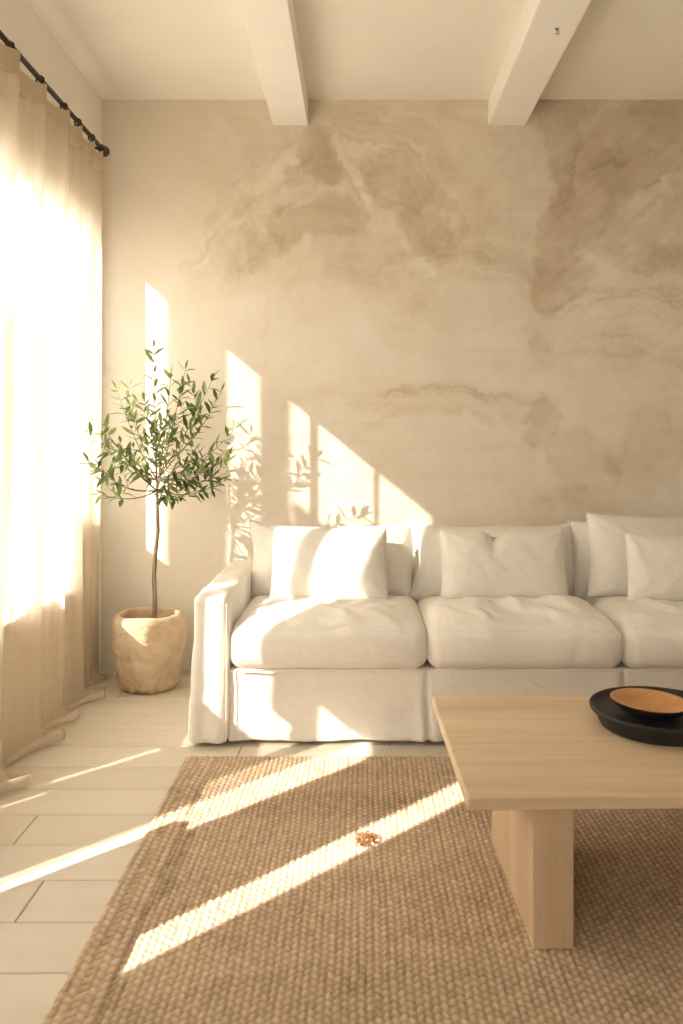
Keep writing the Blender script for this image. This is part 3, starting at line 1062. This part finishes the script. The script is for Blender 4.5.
def build_tray():
    c = Vector((.845, 2.31, 0))
    root = empty('serving_tray', (c.x, c.y, .3685), 'round black tray with a raised rim on the oak coffee table', 'tray')
    prof = [(0.001, 0), (.154, 0), (.160, .003), (.166, .014), (.171, .030), (.175, .037), (.184, .041), (.1885, .046), (.1895, .053), (.187, .0565), (.182, .0560), (.177, .0500), (.171, .0450), (.162, .0432), (.08, .043), (.001, .043)]
    V, F = lathe(prof, 96)
    link_mesh('tray_body', V, F, M['black'], root, weld=1e-6)
    # bowl
    bx = Vector((.806, 2.277, 0))
    zb = .3685 + .0435
    r2 = empty('bowl', (bx.x, bx.y, zb), 'shallow wooden bowl with black outside resting in the black tray', 'bowl')
    out = [(.001, 0), (.050, 0), (.056, .002), (.075, .011), (.094, .024), (.1035, .034), (.1060, .0385), (.1062, .0405)]
    V, F = lathe(out, 80)
    link_mesh('shell', V, F, M['black'], r2, weld=1e-6)
    inn = [(.1062, .0405), (.1050, .0418), (.1030, .0412), (.099, .0375), (.085, .0265), (.065, .0175), (.04, .0125), (.001, .0105)]
    V, F = lathe(inn, 80)
    o = link_mesh('wooden_interior', V, F, M['bowlwood'], r2, weld=1e-6)
    o['label'] = 'warm orange brown wooden inside'
    r2.rotation_euler = (math.radians(1.2), math.radians(2.5), math.radians(25))


build_tray()


# ------------------------------------------------------------------ curtain and rod
RX, RZ = -1.235, 2.57


def build_rod():
    y0, y1 = 1.7, 3.955
    root = empty('curtain_rod', (RX, y1, RZ), 'slim dark bronze curtain rod with ball finial below the ceiling', 'curtain rod')
    V, F = tube([(0, y0 - y1, 0), (0, 0, 0)], .0105, 14)
    link_mesh('rod', V, F, M['rod'], root)
    bm = bmesh.new()
    bmesh.ops.create_uvsphere(bm, u_segments=24, v_segments=16, radius=.026)
    for v in bm.verts: v.co = Vector((v.co.x, v.co.y * .95 + .022, v.co.z))
    link_bm('finial', bm, M['knob'], root, True)
    V, F = tube([(0, -.03, 0), (0, -.004, 0)], .016, 16)
    link_mesh('collar', V, F, M['rod'], root)
    # wall bracket
    for yb in (-.06, -1.3):
        V1 = tube([(-.10, yb, -.0), (-.04, yb, -.012), (0, yb, -.013)], .007, 8)
        V2 = tube([(-.1015, yb, 0), (-.092, yb, 0)], .024, 18)
        V, F = merge([V1, V2])
        link_mesh('bracket', V, F, M['rod'], root)
    # rings
    for yr in RINGS:
        pts = [(.0145 * math.cos(a), yr - y1 + .002 * math.sin(3 * a), .0145 * math.sin(a) - .003) for a in np.linspace(0, 2 * math.pi, 20)]
        V, F = tube(pts, .0034, 7, caps=False)
        link_mesh('ring', V, F, M['rod'], root)


RINGS = [1.98, 2.24, 2.58, 2.90, 3.175, 3.43, 3.60, 3.785, 3.915]
BOT = [1.80, 2.12, 2.47, 2.80, 3.19, 3.46, 3.70, 3.85, 4.0]


def build_curtain():
    per = 26
    nseg = len(RINGS) - 1
    ns = nseg * per + 1
    f = np.linspace(0, nseg, ns)
    k = np.clip(np.floor(f).astype(int), 0, nseg - 1)
    fr = f - k
    Rt = np.array(RINGS); Rb = np.array(BOT)
    # hanging part
    zt = np.concatenate([np.linspace(0, 1, 120)])
    top = RZ - .014
    Vs, tv = [], []
    for j, t in enumerate(zt):
        e = t ** 1.2
        R = Rt * (1 - e) + Rb * e
        # plan curve: each panel leaves the wall side and swells toward the room, then doubles back sharply
        b = .80 - .05 * np.sin(k * 2.1 + t * 2)
        Yp = np.where(fr < b, R[k] + (R[k + 1] + .012 - R[k]) * fr / b, R[k + 1] + .012 - .012 * (fr - b) / (1 - b))
        amp = (.014 + .017 * t) * (1 + .25 * np.sin(k * 1.7)) * np.array([1.2, 1.2, 2.3, 1.75, 1.3, 1.15, .9, .75])[k]
        saw = np.where(fr < b, (fr / b) ** 1.25 * 2 - 1, 1 - 2 * sstep(0, 1, (fr - b) / (1 - b)))
        X = RX - .002 - .052 * t + amp * saw
        X += .006 * np.sin(fr * math.pi * 2 * 1.5 + k * 1.9 + 2 * t) * (.3 + .7 * t) * np.sin(fr * math.pi)
        X += (.0025 + .0025 * t) * np.sin(Yp * 75 + 2.2 * fbm(f * .9, np.full(ns, t * 1.2), 0, 3, 2)) * (.35 + .65 * np.clip(fbm(f * 1.1, np.full(ns, t * .6), 0, 4, 2) + .5, 0, 1))
        X += .004 * fbm(f * 1.3, np.full(ns, t * 2.0), 0, 7, 2)
        X = np.maximum(X, XL + .018)
        drop = .028 * np.sin(np.clip(fr / b, 0, 1) * math.pi) ** .8 * (1 - t)
        Z = top - drop - (top - .055 - .0) * t + .0 * X
        Vs.append(np.stack([X, Yp, Z], -1)); tv.append(np.full(ns, t))
    last = Vs[-1]
    # puddle: the surplus length rolls out on the floor in soft ruffles
    saw_b = np.where(fr < .8, (fr / .8) ** 1.3, 1 - (fr - .8) / .2)
    L = .010 + np.array([.1, .1, .10, .115, .07, .11, .07, .06])[k] * saw_b * (1 + .18 * np.sin(f * 3.1))
    pz = [(.15, .036), (.32, .020), (.5, .012), (.68, .016), (.82, .030), (.92, .042), (1.0, .038), (1.04, .024), (1.0, .012), (.9, .006)]
    for a, z in pz:
        V = last.copy()
        V[:, 0] = last[:, 0] + L * a
        V[:, 1] = last[:, 1] - .05 * a * saw_b + .012 * a * np.sin(f * 9)
        V[:, 2] = .004 + z * (.55 + .55 * saw_b) * (1 + .25 * np.sin(f * 5.3 + 1))
        Vs.append(V); tv.append(np.full(ns, 1.0))
    V = np.stack(Vs)      # rows, ns, 3
    # light crumples low down
    rows = V.shape[0]
    root = empty('sheer_curtain', (RX, 3.0, 0), 'floor length sheer oatmeal linen curtain puddling on the floor at left', 'curtain')
    off = np.array(root.location)
    link_mesh('drape', (V - off).reshape(-1, 3), grid_faces(ns, rows), M['sheer'], root)
    # stitched header band of doubled cloth
    hd = V[:5].copy(); 
    nrm = np.zeros_like(hd); nrm[..., 0] = 1
    hd = hd + nrm * .0035
    link_mesh('header_band', (hd - off).reshape(-1, 3), grid_faces(ns, 5), M['header'], root)
    # little tabs gathered at each ring
    return root


build_rod()
build_curtain()


# ------------------------------------------------------------------ potted tree
def build_tree():
    cx, cy = -.996, 3.885
    root = empty('potted_olive_tree', (cx, cy, 0), 'slender young olive tree in a rough sandstone pot beside the sofa', 'potted tree')
    off = Vector((cx, cy, 0))
    # pot
    prof = [(.001, 0), (.10, 0), (.118, .004), (.132, .025), (.142, .06), (.151, .10), (.158, .15), (.166, .19), (.171, .24), (.170, .29), (.164, .325), (.152, .345), (.141, .353), (.131, .353), (.125, .346), (.122, .332), (.120, .30), (.118, .27)]
    # densify
    pr = []
    for (r0, z0), (r1, z1) in zip(prof[:-1], prof[1:]):
        n = max(1, int(math.hypot(r1 - r0, z1 - z0) / .006))
        for i in range(n): pr.append((r0 + (r1 - r0) * i / n, z0 + (z1 - z0) * i / n))
    pr.append(prof[-1])
    n = 110
    V, F = lathe(pr, n)
    V = np.array([tuple(v) for v in V])
    a = np.arctan2(V[:, 1], V[:, 0]); r = np.hypot(V[:, 0], V[:, 1])
    nx, ny = np.cos(a), np.sin(a)
    ns = fbm(nx * 2.2, ny * 2.2, V[:, 2] * 7, 13, 4)
    nf = fbm(nx * 9, ny * 9, V[:, 2] * 40, 14, 3)
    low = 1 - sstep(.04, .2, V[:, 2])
    ridge = np.exp(-((V[:, 2] - .165 - .012 * np.sin(a * 2 + 1) - .01 * ns) / .008) ** 2)
    dr = .0028 * ns + .0018 * nf + low * (.003 * nf + .004 * ns) - .003 * ridge
    dr *= np.clip(r / .1, 0, 1)
    V[:, 0] += nx * dr; V[:, 1] += ny * dr
    V[:, 2] += np.where(V[:, 2] > .3, .003 * fbm(nx * 1.5, ny * 1.5, 0, 3, 2), 0)
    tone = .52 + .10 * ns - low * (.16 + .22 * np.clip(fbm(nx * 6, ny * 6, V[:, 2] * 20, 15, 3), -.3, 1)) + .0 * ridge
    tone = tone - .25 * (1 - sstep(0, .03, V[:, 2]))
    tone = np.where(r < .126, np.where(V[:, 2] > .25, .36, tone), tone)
    V[:, :2] *= 1.022
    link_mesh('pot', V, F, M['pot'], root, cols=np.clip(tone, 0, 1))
    V, F = lathe([(.001, .287), (.03, .290), (.06, .286), (.09, .288), (.123, .284)], 40)
    V = [Vector((v.x, v.y, v.z + .004 * random.random())) for v in V]
    link_mesh('soil', V, F, M['soil'], root)

    # trunk
    base = Vector((-.968, 3.885, .28))
    fork = P(157, 492, 3.86)
    mid1 = P(154, 575, 3.88); mid2 = P(158, 530, 3.87)
    tp = [base, P(155, 600, 3.885), mid1, P(155.5, 552, 3.875), mid2, P(157.5, 510, 3.865), fork]
    parts = []
    fine = []
    for i in range(len(tp) - 1):
        for q in range(5):
            fine.append(tp[i].lerp(tp[i + 1], q / 5))
    fine.append(tp[-1])
    rad = [(.0115 - .0050 * i / len(fine)) * (1 + .05 * math.sin(i * 1.7)) for i in range(len(fine))]
    tv, tf = tube([p - off for p in fine], rad, 10)
    trunk = link_mesh('trunk', tv, tf, M['bark'], root)

    rr = random.Random(11)
    twigs, leaves, lcol = [], [], []

    def leaf(p, d, up, L, W, tone):
        d = d.normalized()
        s = d.cross(up)
        if s.length < .01: s = d.orthogonal()
        s.normalize(); nrm = s.cross(d)
        st = [(0, .06), (.18, .55), (.4, .98), (.62, .92), (.82, .55), (1, .03)]
        i0 = len(leaves); curl = rr.uniform(-.05, .32)
        vs = []
        for t, w in st:
            c = p + d * (L * t) - nrm * (L * curl * t * t)
            vs += [c + s * (W * w * .5) + nrm * (W * .13 * w), c - nrm * 0, c - s * (W * w * .5) + nrm * (W * .13 * w)]
        fs = []
        for i in range(len(st) - 1):
            fs += [(i * 3, i * 3 + 1, i * 3 + 4, i * 3 + 3), (i * 3 + 1, i * 3 + 2, i * 3 + 5, i * 3 + 4)]
        leaves.append((vs, fs)); lcol.extend([tone] * len(vs))

    def clampX(p):
        lim = RX + .06
        if p.x < lim: p = Vector((lim + .02 * rr.random(), p.y, p.z))
        if p.y > YW - .05: p = Vector((p.x, YW - .05 - .03 * rr.random(), p.z))
        return p

    def branch(p0, p1, r0, level, bend, leafy=.25, tone0=.45):
        n = 9 if level == 0 else 6
        d = p1 - p0; L = d.length
        side = Vector((rr.uniform(-1, 1), rr.uniform(-1, 1), rr.uniform(-.2, .6))) * L * bend
        pts = []
        for i in range(n + 1):
            t = i / n
            q = p0.lerp(p1, t) + side * (4 * t * (1 - t)) * .5 + Vector((0, 0, 1)) * L * .10 * math.sin(t * math.pi) * (-1 if level == 0 else 0)
            pts.append(clampX(q))
        twigs.append(tube([q - off for q in pts], [r0 * (1 - .78 * i / n) for i in range(n + 1)], 6))
        # leaves in loose opposite pairs
        acc = 0
        step = .034
        tot = sum((pts[i + 1] - pts[i]).length for i in range(n))
        s = leafy * tot
        ang = rr.uniform(0, 6.28)
        while s < tot:
            a = 0; k = 0
            while k < n - 1 and a + (pts[k + 1] - pts[k]).length < s:
                a += (pts[k + 1] - pts[k]).length; k += 1
            seg = pts[k + 1] - pts[k]
            p = pts[k] + seg.normalized() * (s - a)
            dirn = seg.normalized()
            o1 = dirn.orthogonal().normalized(); o2 = dirn.cross(o1)
            for sg in (0, math.pi):
                if rr.random() < .20: continue
                aa = ang + sg + rr.uniform(-.5, .5)
                o = o1 * math.cos(aa) + o2 * math.sin(aa)
                ld = dirn * rr.uniform(.45, .9) + o * rr.uniform(.6, 1.0) + Vector((0, 0, rr.uniform(-.35, .25)))
                LL = rr.uniform(.046, .082)
                pl = p + ld.normalized() * LL
                if pl.x < RX + .045 or pl.y > YW - .02: continue
                tn = min(1, max(0, rr.gauss(tone0 + .08, .22)))
                leaf(p - off, ld, Vector((rr.uniform(-.5, .5), rr.uniform(-.7, .3), 1)), LL, LL * rr.uniform(.23, .32), tn)
            ang += 1.7
            s += step * rr.uniform(.8, 1.35)
        tipd = (pts[-1] - pts[-2]).normalized()
        leaf(pts[-1] - off, tipd + Vector((0, 0, rr.uniform(-.1, .3))), Vector((0, -.5, 1)), .05, .014, min(1, tone0 + .2))
        return pts

    C = lambda cx_, cy_, Y: P(80 + cx_ / 3.794, 330 + cy_ / 3.794, Y)
    # (tip in the tree's own spread, depth, tone, leafy start)
    central = branch(C(292, 610, 3.86), C(281, 70, 3.88), .0058, 0, .03, .18, .55)
    second = branch(C(292, 600, 3.86), C(345, 175, 3.84), .0050, 0, .06, .25, .45)
    tips = [
        (292, 620, 400, 150, 3.80, .40, .42, .0042), (292, 560, 505, 185, 3.72, .35, .55, .0040), (300, 520, 535, 235, 3.90, .35, .62, .0036),
        (300, 585, 600, 360, 3.62, .40, .62, .0038), (295, 575, 555, 545, 3.66, .30, .45, .0042), (292, 600, 500, 600, 3.78, .30, .50, .0036),
        (295, 570, 540, 480, 3.55, .38, .45, .0038), (292, 630, 372, 628, 3.74, .35, .68, .0024), (290, 655, 335, 640, 3.86, .30, .92, .0020),
        (292, 640, 75, 625, 3.62, .38, .52, .0040), (292, 610, 70, 512, 3.50, .42, .50, .0042), (290, 590, 75, 350, 3.50, .58, .45, .0040),
        (290, 560, 138, 225, 3.66, .75, .62, .0036), (290, 560, 85, 415, 3.45, .45, .55, .0034), (290, 520, 245, 270, 3.95, .45, .40, .0030),
        (292, 540, 200, 340, 3.72, .55, .38, .0036), (290, 590, 165, 470, 3.80, .50, .38, .0036), (295, 560, 420, 380, 3.92, .45, .32, .0036),
        (295, 590, 440, 450, 3.66, .40, .32, .0036), (294, 500, 390, 290, 3.70, .42, .32, .0034), (292, 600, 360, 520, 3.55, .40, .40, .0034),
        (292, 585, 230, 520, 3.60, .48, .45, .0030), (292, 540, 300, 420, 3.55, .45, .35, .0034), (292, 520, 250, 420, 4.02, .45, .35, .0032),
        (294, 560, 470, 520, 4.00, .35, .4, .0034), (292, 480, 330, 330, 4.0, .42, .35, .003),
    ]
    for (ax, ay, bx, by, Y, tone, lf, r) in tips:
        p0 = C(ax, ay, 3.86); p1 = C(bx, by, Y)
        p1 = clampX(p1)
        # start somewhere on the central leader
        best = min(central, key=lambda q: (q - p0).length)
        pts = branch(best if (best - p0).length < .12 else p0, p1, r, 0, .10, lf * .75, tone)
        # side shoots
        for q in (4, 6, 7):
            if rr.random() < .5:
                b = pts[q]
                dd_ = (p1 - b).normalized() * rr.uniform(.06, .12) + Vector((rr.uniform(-.07, .07), rr.uniform(-.08, .04), rr.uniform(-.03, .09)))
                branch(b, clampX(b + dd_), r * .45, 1, .08, .12, tone)
    V, F = merge(twigs)
    link_mesh('branches', V, F, M['bark'], root)
    V, F = merge(leaves)
    link_mesh('foliage', V, F, M['leaf'], root, cols=lcol)
    print('leaves', len(leaves))


build_tree()

# ------------------------------------------------------------------ small hook under the right beam
hk = P(557, 29, 3.18)
root = empty('ceiling_hook', (hk.x, hk.y, ZB), 'tiny steel screw hook in the underside of the right ceiling beam', 'hook')
pts = [(0, 0, 0), (0, 0, -.010)] + [(.007 * math.sin(a), -.002 * a, -.017 + .007 * math.cos(a)) for a in np.linspace(0, 4.4, 14)]
V, F = tube(pts, .0022, 8)
link_mesh('hook_wire', V, F, M['steel'], root)
V, F = tube([(0, 0, 0), (0, 0, -.003)], .008, 14)
link_mesh('flange', V, F, M['steel'], root)

# ------------------------------------------------------------------ light
w = bpy.data.worlds.new('World'); scene.world = w; w.use_nodes = True
nt = w.node_tree
bg = nt.nodes['Background']
bg.inputs['Color'].default_value = (1.0, .965, .90, 1)
bg.inputs['Strength'].default_value = 6.2

sun = bpy.data.lights.new('sun', 'SUN'); sun.energy = 18.5; sun.angle = math.radians(.6); sun.color = (1.0, .945, .85)
so = bpy.data.objects.new('sun', sun); COL.objects.link(so)
so.rotation_euler = Vector((1, 1, -SL)).to_track_quat('-Z', 'Y').to_euler()
so.location = (-6, -3, 6)


def area(name, loc, target, sx, sy, power, color):
    l = bpy.data.lights.new(name, 'AREA'); l.shape = 'RECTANGLE'; l.size = sx; l.size_y = sy; l.energy = power; l.color = color
    o = bpy.data.objects.new(name, l); COL.objects.link(o); o.location = loc
    o.rotation_euler = (Vector(target) - Vector(loc)).to_track_quat('-Z', 'Y').to_euler()
    return o


# added fill lamp with no built source, behind the viewer on the left
area('room_fill', (-1.0, -1.4, 1.5), (.6, 3.2, 2.1), 1.6, 1.8, 30, (1.0, .94, .85))

# ------------------------------------------------------------------ camera
cam = bpy.data.cameras.new('camera')
cam.sensor_width = 36; cam.sensor_fit = 'AUTO'
cam.lens = FPX / 1024 * 36
cam.shift_x = -(CX - 341.5) / 1024
cam.shift_y = -(512 - CY) / 1024
cam.clip_start = .05
co = bpy.data.objects.new('camera', cam); COL.objects.link(co)
co.location = (0, 0, HC); co.rotation_euler = (math.pi / 2, 0, 0)
scene.camera = co

scene.view_settings.view_transform = 'Standard'
scene.view_settings.look = 'None'
scene.view_settings.exposure = 0.24
scene.cycles.use_denoising = True
scene.cycles.max_bounces = 10
scene.cycles.diffuse_bounces = 6
scene.cycles.transparent_max_bounces = 24
scene.cycles.sample_clamp_indirect = 8
